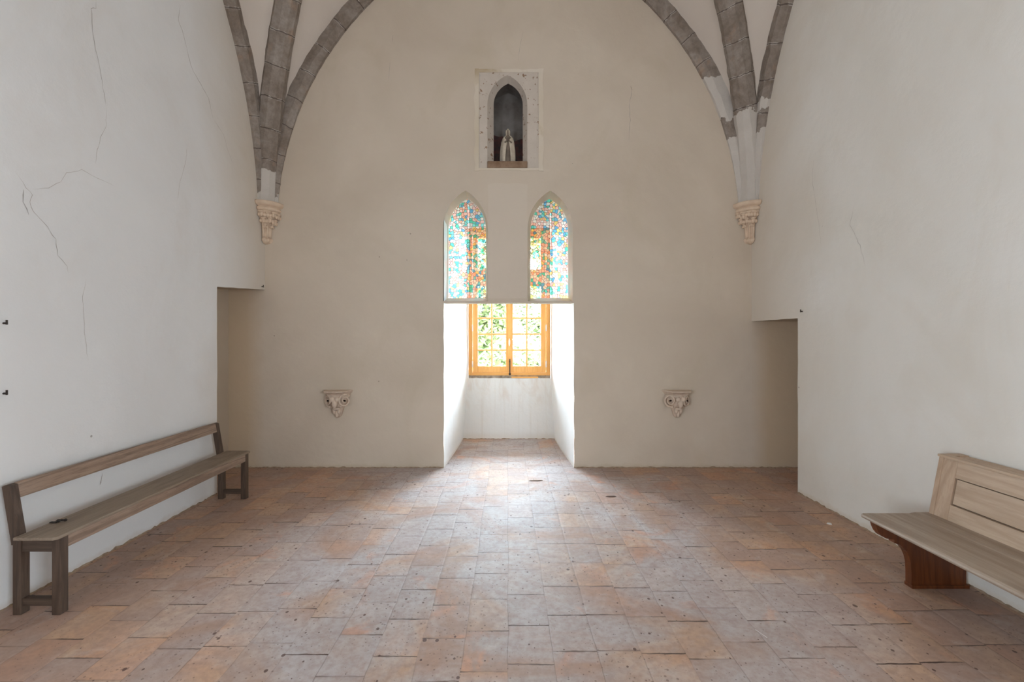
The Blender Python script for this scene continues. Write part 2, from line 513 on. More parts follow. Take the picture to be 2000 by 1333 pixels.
def stained_mat():
    m = NT('leaded_stained_glass'); m.n.remove(m.b)
    p = m.pos(); x, y, z = m.sep(p)
    q = m.comb(x, z, 0.0)
    wv = m.noise(q, 5, 2, .5, out=1)
    qv = m.node('ShaderNodeVectorMath', operation='ADD')
    sc = m.node('ShaderNodeVectorMath', operation='SCALE'); m.l.new(wv, sc.inputs[0]); sc.inputs['Scale'].default_value = .05
    m.l.new(q, qv.inputs[0]); m.l.new(sc.outputs[0], qv.inputs[1])
    S = 29
    v = m.voro(qv.outputs[0], S, 'F1', '2D', .85)
    e = m.voro(qv.outputs[0], S, 'DISTANCE_TO_EDGE', '2D', .85)
    r = m.white(v.outputs['Position'])
    pal = m.ramp(r, [(0, (.97, .97, .96)), (.26, (.98, .80, .78)), (.46, (.98, .72, .64)), (.58, (.52, .90, .93)), (.71, (.97, .97, .97)),
                     (.76, (.42, .72, .93)), (.84, (.38, .86, .77)), (.92, (.98, .88, .55))], 'CONSTANT')
    lead = m.math('LESS_THAN', e.outputs['Distance'], .048)
    c = m.mix(lead, pal, (.20, .10, .12))
    tr = m.node('ShaderNodeBsdfTransparent'); m.l.new(c, tr.inputs[0])
    tl = m.node('ShaderNodeBsdfTranslucent'); m.l.new(c, tl.inputs[0])
    gl = m.node('ShaderNodeBsdfDiffuse'); m.l.new(m.mix(lead, pal, (.04, .03, .03)), gl.inputs[0])
    x1 = m.node('ShaderNodeMixShader'); x1.inputs[0].default_value = .05
    m.l.new(tr.outputs[0], x1.inputs[1]); m.l.new(tl.outputs[0], x1.inputs[2])
    x2 = m.node('ShaderNodeMixShader'); x2.inputs[0].default_value = .04
    m.l.new(x1.outputs[0], x2.inputs[1]); m.l.new(gl.outputs[0], x2.inputs[2])
    x3 = m.node('ShaderNodeMixShader'); m.l.new(lead, x3.inputs[0])
    ld = m.node('ShaderNodeBsdfDiffuse'); ld.inputs[0].default_value = (.12, .07, .07, 1)
    m.l.new(x2.outputs[0], x3.inputs[1]); m.l.new(ld.outputs[0], x3.inputs[2])
    m.l.new(x3.outputs[0], m.out.inputs[0])
    return m.m


M['stained'] = stained_mat()

# ------------------------------------------------------------------ room shell
XL, XR, YB = -2.943, 2.952, 5.513
YM = YB - 5.886           # rear end of the first vault bay
YR = YM - 5.886           # rear wall
YC = 7.04                 # window plane
YT = YB + .20             # back of the thin wall that holds the lancets
OPL, OPR, OPT = -.775, .80, 1.997


def struct(name, bm, mat, label=None, cat=None, smooth=False, parent=None):
    o = obj(name, bm, mat, parent, smooth)
    o['kind'] = 'structure'
    if label: o['label'] = label
    if cat: o['category'] = cat
    return o


bm = bmesh.new()
add_box(bm, -4.2, 4.2, YR - .4, 7.5, -.2, 0)
struct('floor', bm, M['floor'], 'worn terracotta tile floor laid in staggered courses', 'floor')

# back wall with opening, two lancets and the niche
LC = (-.515, .512)
out_l = [arch(c, .273, 2.016, 2.896, 3.358) for c in LC]
gl_c = (P(912.5, 0, 5.69).x, P(1073, 0, 5.69).x)
in_l = [arch(c, .234, 2.070, 2.938, 3.318) for c in gl_c]
NX0, NX1, NZ0, NZ1 = -.353, .372, 3.63, 4.79


def wob_line(a, b, n, amp, seed):
    """slightly irregular line from a to b, ends fixed, last point left out"""
    a = Vector(a); b = Vector(b); d = (b - a); nrm = Vector((-d.y, d.x)).normalized()
    r = random.Random(seed); pts = []
    for k in range(n):
        p = a + d * k / n
        if k: p += nrm * r.uniform(-amp, amp)
        pts.append((p.x, p.y))
    return pts


open_edge = wob_line((OPL, 0), (OPL, OPT), 14, .003, 1) + wob_line((OPL, OPT), (OPR, OPT), 12, .002, 2) + wob_line((OPR, OPT), (OPR, 0), 14, .003, 3) + [(OPR, 0)]
outline = [(-3.42, 0), (-3.42, 6.9), (3.75, 6.9), (3.75, 0)] + list(reversed(open_edge))
niche_rect = [(NX0, NZ0), (NX1, NZ0), (NX1, NZ1), (NX0, NZ1)]
bm = bmesh.new()
front = add_sheet(bm, [outline] + out_l + [niche_rect], lambda p: (p[0], YB, p[1]))
# thin wall: back face with the glass openings, splayed reveals
backo = [(OPL - .02, OPT), (OPR + .02, OPT), (OPR + .02, 3.6), (OPL - .02, 3.6)]
back = add_sheet(bm, [backo] + in_l, lambda p: (p[0], YT, p[1]))
for k in (0, 1): bridge(bm, front[1 + k], back[1 + k])
# soffit of the lintel
eo = front[0][4:]
sof = [v for v in reversed(eo) if abs(v.co.z - OPT) < .0045]
sofb = [bm.verts.new((v.co.x, YT, OPT)) for v in sof]
bridge(bm, sof, sofb, False)
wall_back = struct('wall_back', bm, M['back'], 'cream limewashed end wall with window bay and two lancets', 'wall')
# recessed plaster panel round the niche, and the niche itself
YN = YB + .010
n_out = arch(-.007, .243, 3.64, 4.40, 4.765)
n_in = arch(.0035, .180, 3.755, 4.455, 4.72)
rect2 = [(NX0 + .012, NZ0 + .008), (NX1 - .03, NZ0 + .008), (NX1 - .012, NZ1 - .012), (NX0 + .012, NZ1 - .012)]
bm = bmesh.new()
r0 = [bm.verts.new((x, YB, z)) for x, z in niche_rect]
pl = add_sheet(bm, [rect2, n_out], lambda p: (p[0], YN, p[1]))
bridge(bm, r0, pl[0])
n_inv = [bm.verts.new((x, YB + .12, z)) for x, z in n_in]
bridge(bm, pl[1], n_inv)


def niche_plaster():
    m = NT('spotted_niche_plaster'); p = m.pos()
    n = m.noise(p, 6, 4, .6)
    c = m.mix(m.ramp(n, [(.3, 0), (.7, 1)]), (.60, .53, .46), (.54, .475, .405))
    s = m.ramp(m.noise(m.mapping(p, loc=(.3, 0, .9)), 17, 4, .65), [(.615, 0), (.635, 1)])
    c = m.mix(m.math('MULTIPLY', s, .85), c, (.22, .12, .06))
    return m.done(c, .9, m.bump(m.noise(p, 20, 5, .6), .4, .01), .2)


struct('wall_niche_surround', bm, niche_plaster(), 'recessed plaster panel around the pointed niche', 'wall')
# hollow of the niche
bm = bmesh.new()
fr = [bm.verts.new((x, YB + .12, z)) for x, z in n_in]
e_in = [(x * 1.0 if abs(x) < .01 else x, z) for x, z in n_in]
bk = [bm.verts.new((.0035 + (x - .0035) * 1.45, YB + .16, 3.74 + (z - 3.755) * 1.06)) for x, z in n_in]
bk2 = add_sheet(bm, [[(.0035 + (x - .0035) * 1.45, 3.74 + (z - 3.755) * 1.06) for x, z in n_in]], lambda p: (p[0], YB + .42, p[1]))
bridge(bm, fr, bk); bridge(bm, bk, bk2[0])
struct('wall_niche', bm, M['niche_in'], 'dark hollow of the pointed niche', 'wall')
# raised, paler border band round the panel
bm = bmesh.new()
for (x0, x1, z0, z1) in ((NX0 - .05, NX0, NZ0 - .035, NZ1 + .045), (NX1, NX1 + .055, NZ0 - .035, NZ1 + .045), (NX0, NX1, NZ1, NZ1 + .035), (NX0, NX1, NZ0 - .03, NZ0)):
    n = 14; vert = (z1 - z0) > (x1 - x0); rr = random.Random(int(x0 * 100))
    pa, pb = [], []
    for k in range(n + 1):
        t = k / n
        if vert:
            z = z0 + (z1 - z0) * t; j = rr.uniform(-.012, .012)
            inner, outer = (x1, x0 + j) if x0 < 0 else (x0, x1 + j)
            pa.append((inner, z)); pb.append((outer, z))
        else:
            x = x0 + (x1 - x0) * t; j = rr.uniform(-.009, .009)
            inner, outer = (z0, z1 + j) if z0 > 4 else (z1, z0 + j)
            pa.append((x, inner)); pb.append((x, outer))
    add_prism(bm, pa + pb[::-1], YB - .006, YB + .002, 'y')
struct('trim_1', bm, plaster('ochre_edged_plaster', (.70, .63, .54), (.58, .49, .36), (.40, .29, .15), 0, .9, False), 'rough plaster border around the niche panel', 'trim')
struct('trim_2', box(-.25, .236, YB - .012, YB + .125, 3.632, 3.712, .008), M['clay'], 'brown clay sill of the pointed niche', 'sill')

# window bay in the thickness of the wall
xl = lambda t: OPL + (-.612 - OPL) * t
bm = bmesh.new()
ZT = 3.62
sides = []
for (x0, xf, xw) in ((OPL, -.695, -.614), (OPR, .722, .660)):
    rows = []
    for k in range(9):
        t = k / 8
        zz = [0, .25, .5, .8, .96, 1.2, 2.0, 3.0, ZT]
        row = []
        for i, z in enumerate(zz):
            xe = xf + (xw - xf) * min(1, z / .96)
            bow = math.sin(t * PI) * (.012 + .01 * math.sin(z * 2.3))
            row.append(bm.verts.new((x0 + (xe - x0) * t + (bow if x0 < 0 else -bow), YB + (YC - YB) * t, z)))
        rows.append(row)
    for a, b in zip(rows, rows[1:]): bridge(bm, a, b, False)
    sides.append(rows)
struct('wall_bay_sides', bm, M['bay'], 'white splayed side walls of the deep window bay', 'wall', smooth=True)
struct('ceiling_bay', box(-.82, .84, YT, YC + .3, ZT, ZT + .1), M['bay'], 'white soffit of the window bay', 'ceiling')
# breast wall below the casement, outer wall round it
WX0, WX1, WZ0, WZ1 = -.611, .655, .94, 3.27
bm = bmesh.new()
n = 18
top = [(WX0 - .02 + (WX1 - WX0 + .04) * k / n, WZ0 + random.Random(k).uniform(-.006, .006)) for k in range(n + 1)]
v1 = [bm.verts.new((x, YC, z)) for x, z in top]; v0 = [bm.verts.new((-.72 + 1.47 * k / n, YC, 0)) for k in range(n + 1)]
v2 = [bm.verts.new((x, YC + .3, z)) for x, z in top]
bridge(bm, v0, v1, False); bridge(bm, v1, v2, False)
struct('wall_window_breast', bm, M['breast'], 'stained white breast wall under the wooden casement window', 'wall')
bm = bmesh.new()
add_sheet(bm, [[(-.9, 0.5), (.95, 0.5), (.95, 4), (-.9, 4)], [(WX0, WZ0 + .0), (WX1, WZ0 + .0), (WX1, WZ1), (WX0, WZ1)]], lambda p: (p[0], YC + .001, p[1]))
hole = [(WX0, WZ0), (WX1, WZ0), (WX1, WZ1), (WX0, WZ1)]
a = [bm.verts.new((x, YC + .001, z)) for x, z in hole]; b = [bm.verts.new((x, YC + .30, z)) for x, z in hole]
bridge(bm, a, b)
struct('wall_window_surround', bm, M['bay'])
bm = bmesh.new()
add_sheet(bm, [[(-9, -1), (9, -1), (9, 9), (-9, 9)], hole], lambda p: (p[0], YC + .30, p[1]))
struct('wall_exterior', bm, M['outer'])


def side_wall(name, X, sgn, ynear, ztop_n, ztop_f, xin, mat, matr, lab):
    """side wall with the recess at its far end; ynear: jamb, xin: depth plane of the recess"""
    bm = bmesh.new()
    ol = [(YR, 0)] + wob_line((ynear, 0), (ynear, ztop_n), 12, .004, 5) + wob_line((ynear, ztop_n), (YB, ztop_f), 7, .002, 8) + [(YB, ztop_f), (YB, 7.1), (YR, 7.1)]
    ol_holes = [[(-4.0, 1.5), (-2.6, 1.5), (-2.6, 3.7), (-4.0, 3.7)]]
    ol = [(p[0], p[1]) for p in ol]
    vl = add_sheet(bm, [ol], lambda p: (X, p[0], p[1]))
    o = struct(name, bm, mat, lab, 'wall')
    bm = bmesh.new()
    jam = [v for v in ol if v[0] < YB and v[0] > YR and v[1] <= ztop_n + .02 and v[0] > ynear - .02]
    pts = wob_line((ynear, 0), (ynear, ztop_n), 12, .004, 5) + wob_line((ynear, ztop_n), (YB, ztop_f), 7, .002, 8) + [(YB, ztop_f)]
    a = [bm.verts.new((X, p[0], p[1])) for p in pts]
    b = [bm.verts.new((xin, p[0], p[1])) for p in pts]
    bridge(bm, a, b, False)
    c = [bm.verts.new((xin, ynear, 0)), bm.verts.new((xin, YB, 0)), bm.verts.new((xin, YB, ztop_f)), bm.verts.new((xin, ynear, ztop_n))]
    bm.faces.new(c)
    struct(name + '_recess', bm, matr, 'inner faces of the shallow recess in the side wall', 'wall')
    return o


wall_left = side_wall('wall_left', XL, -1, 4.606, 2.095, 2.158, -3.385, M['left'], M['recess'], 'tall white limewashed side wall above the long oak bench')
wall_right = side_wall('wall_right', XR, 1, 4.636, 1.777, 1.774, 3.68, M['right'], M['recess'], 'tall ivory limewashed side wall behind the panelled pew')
bm = bmesh.new(); add_box(bm, XL - .3, XR + .3, YR - .2, YR, 0, 7.1)
struct('wall_rear', bm, M['left'])

# ------------------------------------------------------------------ vault
WR = dict(c=4.0, z0=2.9, R=3.85)
DG = dict(c=3.733, z0=3.0, R=3.6)
SPAN_W, SPAN_D = 2.9465, 4.165


def th_max(g, span):
    return math.acos((g['c'] - span) / g['R'])


def curve(g, span, t, dr):
    """distance from the corner and height, t in 0..1, dr radial offset outwards"""
    th = th_max(g, span) * t
    r = g['R'] + dr
    return g['c'] - r * math.cos(th), g['z0'] + r * math.sin(th)


def vault_bay(y0, dirs, name):
    """web over one bay; y0: the y of the far corners, dirs: sign of y from those corners"""
    bm = bmesh.new()
    N, K = 26, 5
    ends = [(XL, 1), (XR, -1)]
    for cy, sy in ((y0, -1), (y0 - 5.886, 1)):
        for cx, sx in ends:
            for kind in ('back', 'side'):
                rows = []
                for i in range(N + 1):
                    t = i / N
                    sw, zw = curve(WR, SPAN_W, t, .125); sd, zd = curve(DG, SPAN_D, t, .12)
                    sw = max(sw, .0); sd = max(sd, .0) / math.sqrt(2)
                    a = Vector((cx + sx * sw, cy, zw)) if kind == 'back' else Vector((cx, cy + sy * sw, zw))
                    b = Vector((cx + sx * sd, cy + sy * sd, zd))
                    row = []
                    for k in range(K + 1):
                        q = a.lerp(b, k / K); q.z += .06 * math.sin(PI * k / K) * t
                        row.append(bm.verts.new(q))
                    rows.append(row)
                for r1, r2 in zip(rows, rows[1:]): bridge(bm, r1, r2, False)
    bmesh.ops.remove_doubles(bm, verts=bm.verts, dist=.001)
    return struct(name, bm, M['web'], 'pale plastered web of the ribbed vault', 'ceiling', smooth=True)


vault_bay(YB, None, 'ceiling')
vault_bay(YM, None, 'ceiling_rear')
# roof shell so that no daylight leaks in above the vault
struct('ceiling_roof', box(XL - .4, XR + .4, YR - .3, YB + .3, 7.1, 7.2), M['outer'])


def rib(name, cx, cy, hdir, g, span, prof, mat, label, z_from=3.17, seed=1, half_wall=None):
    """sweep prof (b, q) along the rib curve; hdir: horizontal unit vector of the curve's plane,
    b: sideways (perpendicular to the plane), q: radial, 0 at the intrados, negative towards the web"""
    bm = bmesh.new(); uvl = bm.loops.layers.uv.new('UVMap')
    h = Vector((hdir[0], hdir[1], 0)).normalized(); side = Vector((0, 0, 1)).cross(h)
    if half_wall is not None and side.dot(Vector(half_wall)) < 0: side = -side
    tm = th_max(g, span); t0 = math.asin((z_from - g['z0']) / g['R']) / tm
    N = 90; rings = []; rr = random.Random(seed)
    L = g['R'] * tm
    for i in range(N + 1):
        t = t0 + (1 - t0) * i / N
        ring = []
        for j, (b, q) in enumerate(prof):
            qq = -q
            jit = noise.noise(Vector((i * .55, j * 3.1, seed * 7.7))) * .012
            s, z = curve(g, span, t, qq + jit * .6)
            bb = b + (jit if abs(b) > .001 else 0)
            if half_wall is not None and b > 0:      # the wall ribs die into the shaft near the corbel
                bb *= min(1.0, .35 + .65 * max(0.0, z - 3.3) / 1.3)
            ring.append((Vector((cx, cy, 0)) + h * s + side * bb + Vector((0, 0, z)), t * L, j))
        rings.append([(bm.verts.new(p), v, j) for p, v, j in ring])
    n = len(prof)
    for a, b in zip(rings, rings[1:]):
        for j in range(n):
            k = (j + 1) % n
            f = bm.faces.new([a[j][0], a[k][0], b[k][0], b[j][0]])
            for lp, vv in zip(f.loops, (a[j], a[k], b[k], b[j])): lp[uvl].uv = (vv[2] / n, vv[1])
    bm.faces.new([v[0] for v in rings[0]]); bm.faces.new([v[0] for v in reversed(rings[-1])])
    o = obj(name, bm, mat)
    tag(o, label, 'rib', None, 'structure')
    return o


diag = [(-.128, -.17), (-.128, -.095), (-.075, -.028), (0, .0), (.075, -.028), (.128, -.095), (.128, -.17)]
wallp = [(-.01, 0.0), (.035, 0.0), (.092, -.06), (.092, -.18), (-.01, -.18)]
rib('vault_rib', XL, YB, (1, -1), DG, SPAN_D, diag, M['rib_left'], 'thick grey diagonal rib rising from the corner corbel above the oak bench', seed=1)
rib('vault_rib', XL, YB, (1, 0), WR, SPAN_W, wallp, M['rib_left_side'], 'grey wall rib curving across the end wall on the oak bench side', seed=2, half_wall=(0, -1, 0))
rib('vault_rib', XL, YB, (0, -1), WR, SPAN_W, wallp, M['rib_left_side'], 'narrow grey wall rib along the side wall above the oak bench', seed=3, half_wall=(1, 0, 0))
rib('vault_rib', XR, YB, (-1, -1), DG, SPAN_D, diag, M['rib_right'], 'thick diagonal rib with long whitewashed foot on the pew side', seed=4)
rib('vault_rib', XR, YB, (-1, 0), WR, SPAN_W, wallp, M['rib_right_back'], 'patchily whitewashed wall rib curving across the end wall on the pew side', seed=5, half_wall=(0, -1, 0))
rib('vault_rib', XR, YB, (0, -1), WR, SPAN_W, wallp, M['rib_right_side'], 'patchily whitewashed narrow rib along the side wall above the pew', seed=6, half_wall=(-1, 0, 0))

# ------------------------------------------------------------------ corner corbels
def corner_corbel(cx, sx, label, seed):
    root = empty('corner_corbel', (cx, YB, 2.70))
    tag(root, label, 'corbel', None)

    ox = cx + sx * .022

    def lathe(bm, prof, n=20, mod=None):
        rings = []
        for r_, z in prof:
            ring = []
            for k in range(n + 1):
                a = -.06 + (PI / 2 + .12) * k / n
                rr = r_ * (1 + (mod(a, z) if mod else 0))
                ring.append(bm.verts.new((cx + sx * (rr * math.cos(a) * .93 + .014), YB + .004 - rr * math.sin(a), z)))
            ring.append(bm.verts.new((cx - sx * .01, YB + .01, z)))
            rings.append(ring)
        for a, b in zip(rings, rings[1:]): bridge(bm, a, b)
        bm.faces.new(rings[0]); bm.faces.new(list(reversed(rings[-1])))
    bm = bmesh.new()
    lathe(bm, [(.150, 3.075), (.185, 3.08), (.197, 3.092), (.200, 3.105), (.193, 3.118), (.180, 3.122), (.180, 3.130), (.205, 3.134), (.222, 3.146), (.230, 3.162), (.230, 3.178), (.222, 3.188), (.12, 3.190)])
    obj('abacus', bm, M['corbel'], root, True)
    bm = bmesh.new()
    lathe(bm, [(.065, 2.775), (.072, 2.80), (.070, 2.84), (.074, 2.88), (.09, 2.93), (.115, 2.98), (.145, 3.03), (.165, 3.06), (.168, 3.08)], 28,
          lambda a, z: .10 * abs(math.sin(a * 4 + .4)) ** .5 * (1 if z > 2.9 else .7))
    obj('bell', bm, M['corbel'], root, True)
    # carved leaves: curled lobes round the bell
    rr = random.Random(seed)
    for tier, (zc, rad, sz, num) in enumerate(((3.035, .160, .036, 4), (2.970, .132, .038, 3), (2.915, .098, .026, 2))):
        for k in range(num):
            a = (k + .5 + (.0 if tier != 1 else .0)) * (PI / 2) / num
            bm = bmesh.new()
            d = Vector((sx * math.cos(a), -math.sin(a), 0))
            c = Vector((cx + sx * .014, YB, zc + rr.uniform(-.012, .012))) + d * rad * rr.uniform(.96, 1.06)
            rot = Matrix.Rotation(math.atan2(d.y, d.x), 4, 'Z')
            add_ball(bm, c, sz * .55, sz * .62, sz, 10, 7, rot)
            tan = Vector((-d.y, d.x, 0))
            add_ball(bm, c + tan * sz * .75 + Vector((0, 0, -.012)), sz * .42, sz * .5, sz * .6, 8, 6, rot)
            add_ball(bm, c - tan * sz * .75 + Vector((0, 0, -.012)), sz * .42, sz * .5, sz * .6, 8, 6, rot)
            add_ball(bm, c + d * .012 + Vector((0, 0, sz * .6)), sz * .5, sz * .85, sz * .4, 8, 6, rot)
            obj('carved_leaf', bm, M['corbel'], root, True)
    bm = bmesh.new()
    for k in range(3):
        a = (k + .5) * PI / 6
        d = Vector((sx * math.cos(a), -math.sin(a), 0))
        p = [Vector((cx, YB, z)) + d * r_ for r_, z in ((.078, 2.77), (.080, 2.83), (.086, 2.89), (.105, 2.95), (.128, 3.0))]
        add_tube(bm, p, [.012, .013, .014, .012, .008], 8)
    obj('carved_stem', bm, M['corbel'], root, True)
    bm = bmesh.new()
    lathe(bm, [(.02, 2.705), (.05, 2.712), (.075, 2.73), (.085, 2.75), (.078, 2.77), (.06, 2.78)], 20, lambda a, z: .10 * math.cos(a * 8))
    obj('pendant', bm, M['corbel'], root, True)
    return root


corner_corbel(XL, 1, 'carved buff stone corner corbel high above the oak bench', 1)
corner_corbel(XR, -1, 'carved buff stone corner corbel high in the corner on the pew side', 2)


# ------------------------------------------------------------------ low wall brackets
def wall_bracket(cx, sx, label):
    """sx: the side that turns towards the window bay"""
    root = empty('wall_bracket', (cx, YB, .61)); tag(root, label, 'bracket')
    def plan(w, d, z, n=0):
        cant = .60
        pts = [(-w, 0), (-w * cant, d * .93), (0, d), (w * cant, d * .93), (w, 0)]
        return [Vector((cx + sx * x, YB + .004 - y, z)) for x, y in pts]
    bm = bmesh.new()
    rings = [[bm.verts.new(v) for v in plan(w, d, z)] for w, d, z in ((.142, .14, .888), (.152, .15, .902), (.165, .175, .918), (.176, .20, .93), (.178, .205, .936), (.177, .205, .944))]
    for a, b in zip(rings, rings[1:]): bridge(bm, a, b)
    bm.faces.new(rings[0]); bm.faces.new(list(reversed(rings[-1])))
    obj('shelf', bm, M['corbel2'], root)
    bm = bmesh.new()
    prof = [(.014, .018, .612), (.038, .042, .63), (.050, .055, .665), (.062, .066, .70), (.072, .078, .735), (.078, .085, .748), (.090, .10, .752), (.104, .115, .78), (.120, .128, .82), (.132, .136, .86), (.140, .142, .89)]
    rings = []
    for w, d, z in prof:
        ring = []
        for k in range(21):
            a = PI * k / 20
            x = -w * math.cos(a); y = d * math.sin(a) ** .75
            rel = 1 + .05 * math.sin(a * 9 + z * 14) + .02 * math.sin(a * 17 - z * 50)
            ring.append(bm.verts.new((cx + sx * x * rel, YB + .004 - y * rel, z)))
        rings.append(ring)
    for a, b in zip(rings, rings[1:]): bridge(bm, a, b)
    bm.faces.new(rings[0]); bm.faces.new(list(reversed(rings[-1])))
    obj('body', bm, M['corbel2'], root, True)
    # volutes on both canted sides
    for s in (1, -1):
        bm = bmesh.new()
        ang = R(42) * s * sx
        c = Vector((cx + sx * s * (.095 if s > 0 else .070), YB - .088, .825))
        ex = Vector((math.cos(-ang) if True else 1, -math.sin(ang) * -1 if False else math.sin(ang), 0)).normalized()
        nrm = Vector((ex.y, -ex.x, 0))
        if nrm.y > 0: nrm = -nrm
        pts = []; rad = []
        for k in range(40):
            t = k / 39; a = s * sx * (1.1 + t * 4 * PI * .82)
            r_ = .062 * (1 - t) ** .8 + .014
            pts.append(c + ex * r_ * math.cos(a) + Vector((0, 0, 1)) * r_ * math.sin(a) + nrm * (.018 + .012 * t))
            rad.append(.0115 - .005 * t)
        add_tube(bm, pts, rad, 8)
        obj('volute', bm, M['corbel2'], root, True)
        bm = bmesh.new(); add_tube(bm, [c + nrm * .0, c + nrm * .036], .0095, 10)
        obj('drilled_eye_shade_peg', bm, M['hole'], root)
    # hanging leaf down the middle
    bm = bmesh.new()
    for (dx, z, w, h, y) in ((0, .80, .034, .06, .135), (-.03, .845, .03, .03, .14), (.03, .845, .03, .03, .14), (-.028, .70, .02, .04, .065), (.025, .70, .022, .04, .065), (0, .66, .022, .045, .055), (0, .725, .05, .02, .078), (-.05, .755, .025, .02, .07), (.05, .755, .025, .02, .07)):
        add_ball(bm, (cx + sx * dx, YB - y, z), w, .022, h, 10, 7)
    obj('carved_leaf', bm, M['corbel2'], root, True)


wall_bracket(-2.05, 1, 'small carved stone wall bracket between the oak bench and the window bay')
wall_bracket(2.04, -1, 'small carved stone wall bracket between the window bay and the pew side recess')

# ------------------------------------------------------------------ lancets
for k, (loop, lab) in enumerate(zip(in_l, ('leaded stained glass lancet on the oak bench side of the pier', 'leaded stained glass lancet on the pew side of the pier'))):
    cx = gl_c[k]
    bm = bmesh.new()
    zc = 2.7
    pts = [(cx + (x - cx) * .992, z if z < 2.1 else z - .003) for x, z in loop]
    add_prism(bm, pts, YT - .006, YT - .003, 'y')
    o = obj('window_%d' % (k + 2), bm, M['stained']); tag(o, lab, 'window', None, 'structure')

# ------------------------------------------------------------------ casement window
win = empty('window_1', (.022, YC + .05, WZ0 + .04)); tag(win, 'honey coloured wooden casement window at the end of the white bay', 'window', None, 'structure')
Y0, Y1 = YC + .015, YC + .085
fw = .062
ZB = .982
bm = bmesh.new()
add_box(bm, WX0, WX0 + fw, Y0, Y1, ZB, WZ1, .004); add_box(bm, WX1 - fw, WX1, Y0, Y1, ZB, WZ1, .004)
obj('frame_post', bm, M['orange'], win)
bm = bmesh.new()
add_box(bm, WX0 + fw, WX1 - fw, Y0, Y1, ZB, ZB + .048, .004); add_box(bm, WX0 + fw, WX1 - fw, Y0, Y1, WZ1 - .07, WZ1, .004)
add_box(bm, WX0 + fw, WX1 - fw, Y0, Y1, 2.455, 2.54, .004)
obj('frame_rail', bm, M['orangex'], win)
cxw = .022
for s in (-1, 1):
    xa, xb = (WX0 + fw + .004, cxw - .002) if s < 0 else (cxw + .002, WX1 - fw - .004)
    so = .080; si = .052
    xo, xi = (xa + so, xb - si) if s < 0 else (xa + si, xb - so)
    for (za, zb, rb, rt, rows) in ((1.033, 2.452, .094, .084, 5), (2.543, WZ1 - .073, .085, .085, 1)):
        bm = bmesh.new(); ys, ye = YC + .008, YC + .060
        add_box(bm, xa, xo, ys, ye, za, zb, .004); add_box(bm, xi, xb, ys, ye, za, zb, .004)
        add_box(bm, xo, xi, ys, ye, za, za + rb, .003); add_box(bm, xo, xi, ys, ye, zb - rt, zb, .003)
        sash = obj('casement_sash' if rows == 5 else 'fanlight_sash', bm, M['orange'], win)
        bm = bmesh.new(); gx0, gx1, gz0, gz1 = xo, xi, za + rb, zb - rt
        add_box(bm, (gx0 + gx1) / 2 - .0125, (gx0 + gx1) / 2 + .0125, ys + .010, ye - .008, gz0, gz1, .004)
        for r_ in range(1, rows):
            z = gz0 + (gz1 - gz0) * r_ / rows
            add_box(bm, gx0, gx1, ys + .012, ye - .010, z - .0125, z + .0125, .004)
        obj('glazing_bar', bm, M['orangex'], sash)
        obj('glass_pane', box(gx0 - .004, gx1 + .004, YC + .036, YC + .039, gz0 - .004, gz1 + .004), M['glass'], sash)
        if rows == 5:
            xh = xa - .002 if s < 0 else xb + .002
            for zh in (1.16, 1.72, 2.28):
                bm = bmesh.new(); add_tube(bm, [(xh, YC + .002, zh - .05), (xh, YC + .002, zh + .05)], .008, 10)
                add_box(bm, xh - .010, xh + .010, YC - .001, YC + .008, zh - .04, zh + .04)
                obj('hinge', bm, M['hinge'], sash)
bm = bmesh.new(); add_box(bm, cxw - .027, cxw + .027, YC - .012, YC + .010, 1.035, 2.45, .006)
obj('meeting_batten', bm, M['orange'], win)
bm = bmesh.new(); hz = 1.6 - (669 - 656) * YC / F
add_ball(bm, (cxw, YC - .035, hz), .011, .012, .062, 12, 8); add_tube(bm, [(cxw, YC - .035, hz), (cxw, YC - .008, hz)], .009, 10)
add_box(bm, cxw - .013, cxw + .013, YC - .017, YC - .010, hz - .03, hz + .03, .003)
obj('handle', bm, simple('white_porcelain_handle', (.86, .84, .80), .3), win, True)
bm = bmesh.new(); add_box(bm, cxw + .000, cxw + .016, YC - .026, YC - .012, .995, 1.24, .003); add_ball(bm, (cxw + .008, YC - .03, 1.20), .012, .012, .018, 8, 6); add_box(bm, cxw - .008, cxw + .024, YC - .030, YC - .012, .99, 1.02, .003)
obj('bolt', bm, M['iron'], win)
# dark bedding gap and wedge under the frame
struct('trim_3', box(WX0, WX1, YC + .02, YC + .12, WZ0 - .01, ZB), simple('dark_gap_mortar', (.17, .13, .10), .95, var=(.45, .36, .28), scale=14, spec=.1), 'dark mortar gap under the casement frame', 'trim')
o = obj('wooden_wedge', box(.055, .47, YC - .006, YC + .05, .944, .966, .003), M['orangex']); tag(o, 'thin honey coloured wooden strip wedged under the casement frame', 'wedge')


# ------------------------------------------------------------------ statue in the niche
st = empty('statuette', (0, YB + .19, 3.755)); tag(st, 'small ivory stone statuette of a robed veiled figure standing in the pointed niche', 'statue')
sy_ = YB + .20
def ellipse_loft(bm, prof, cx, cy, n=28, mod=None, a0=0, a1=2 * PI):
    rings = []
    closed = abs(a1 - a0 - 2 * PI) < 1e-6
    cnt = n if closed else n + 1
    for (rx, ry, z, oy) in prof:
        ring = []
        for k in range(cnt):
            a = a0 + (a1 - a0) * k / n
            m_ = 1 + (mod(a, z) if mod else 0)
            ring.append(bm.verts.new((cx + rx * m_ * math.sin(a), cy + oy - ry * m_ * math.cos(a), z)))
        rings.append(ring)
    for a, b in zip(rings, rings[1:]): bridge(bm, a, b, closed)
    if closed: bm.faces.new(rings[0]); bm.faces.new(list(reversed(rings[-1])))
    return rings


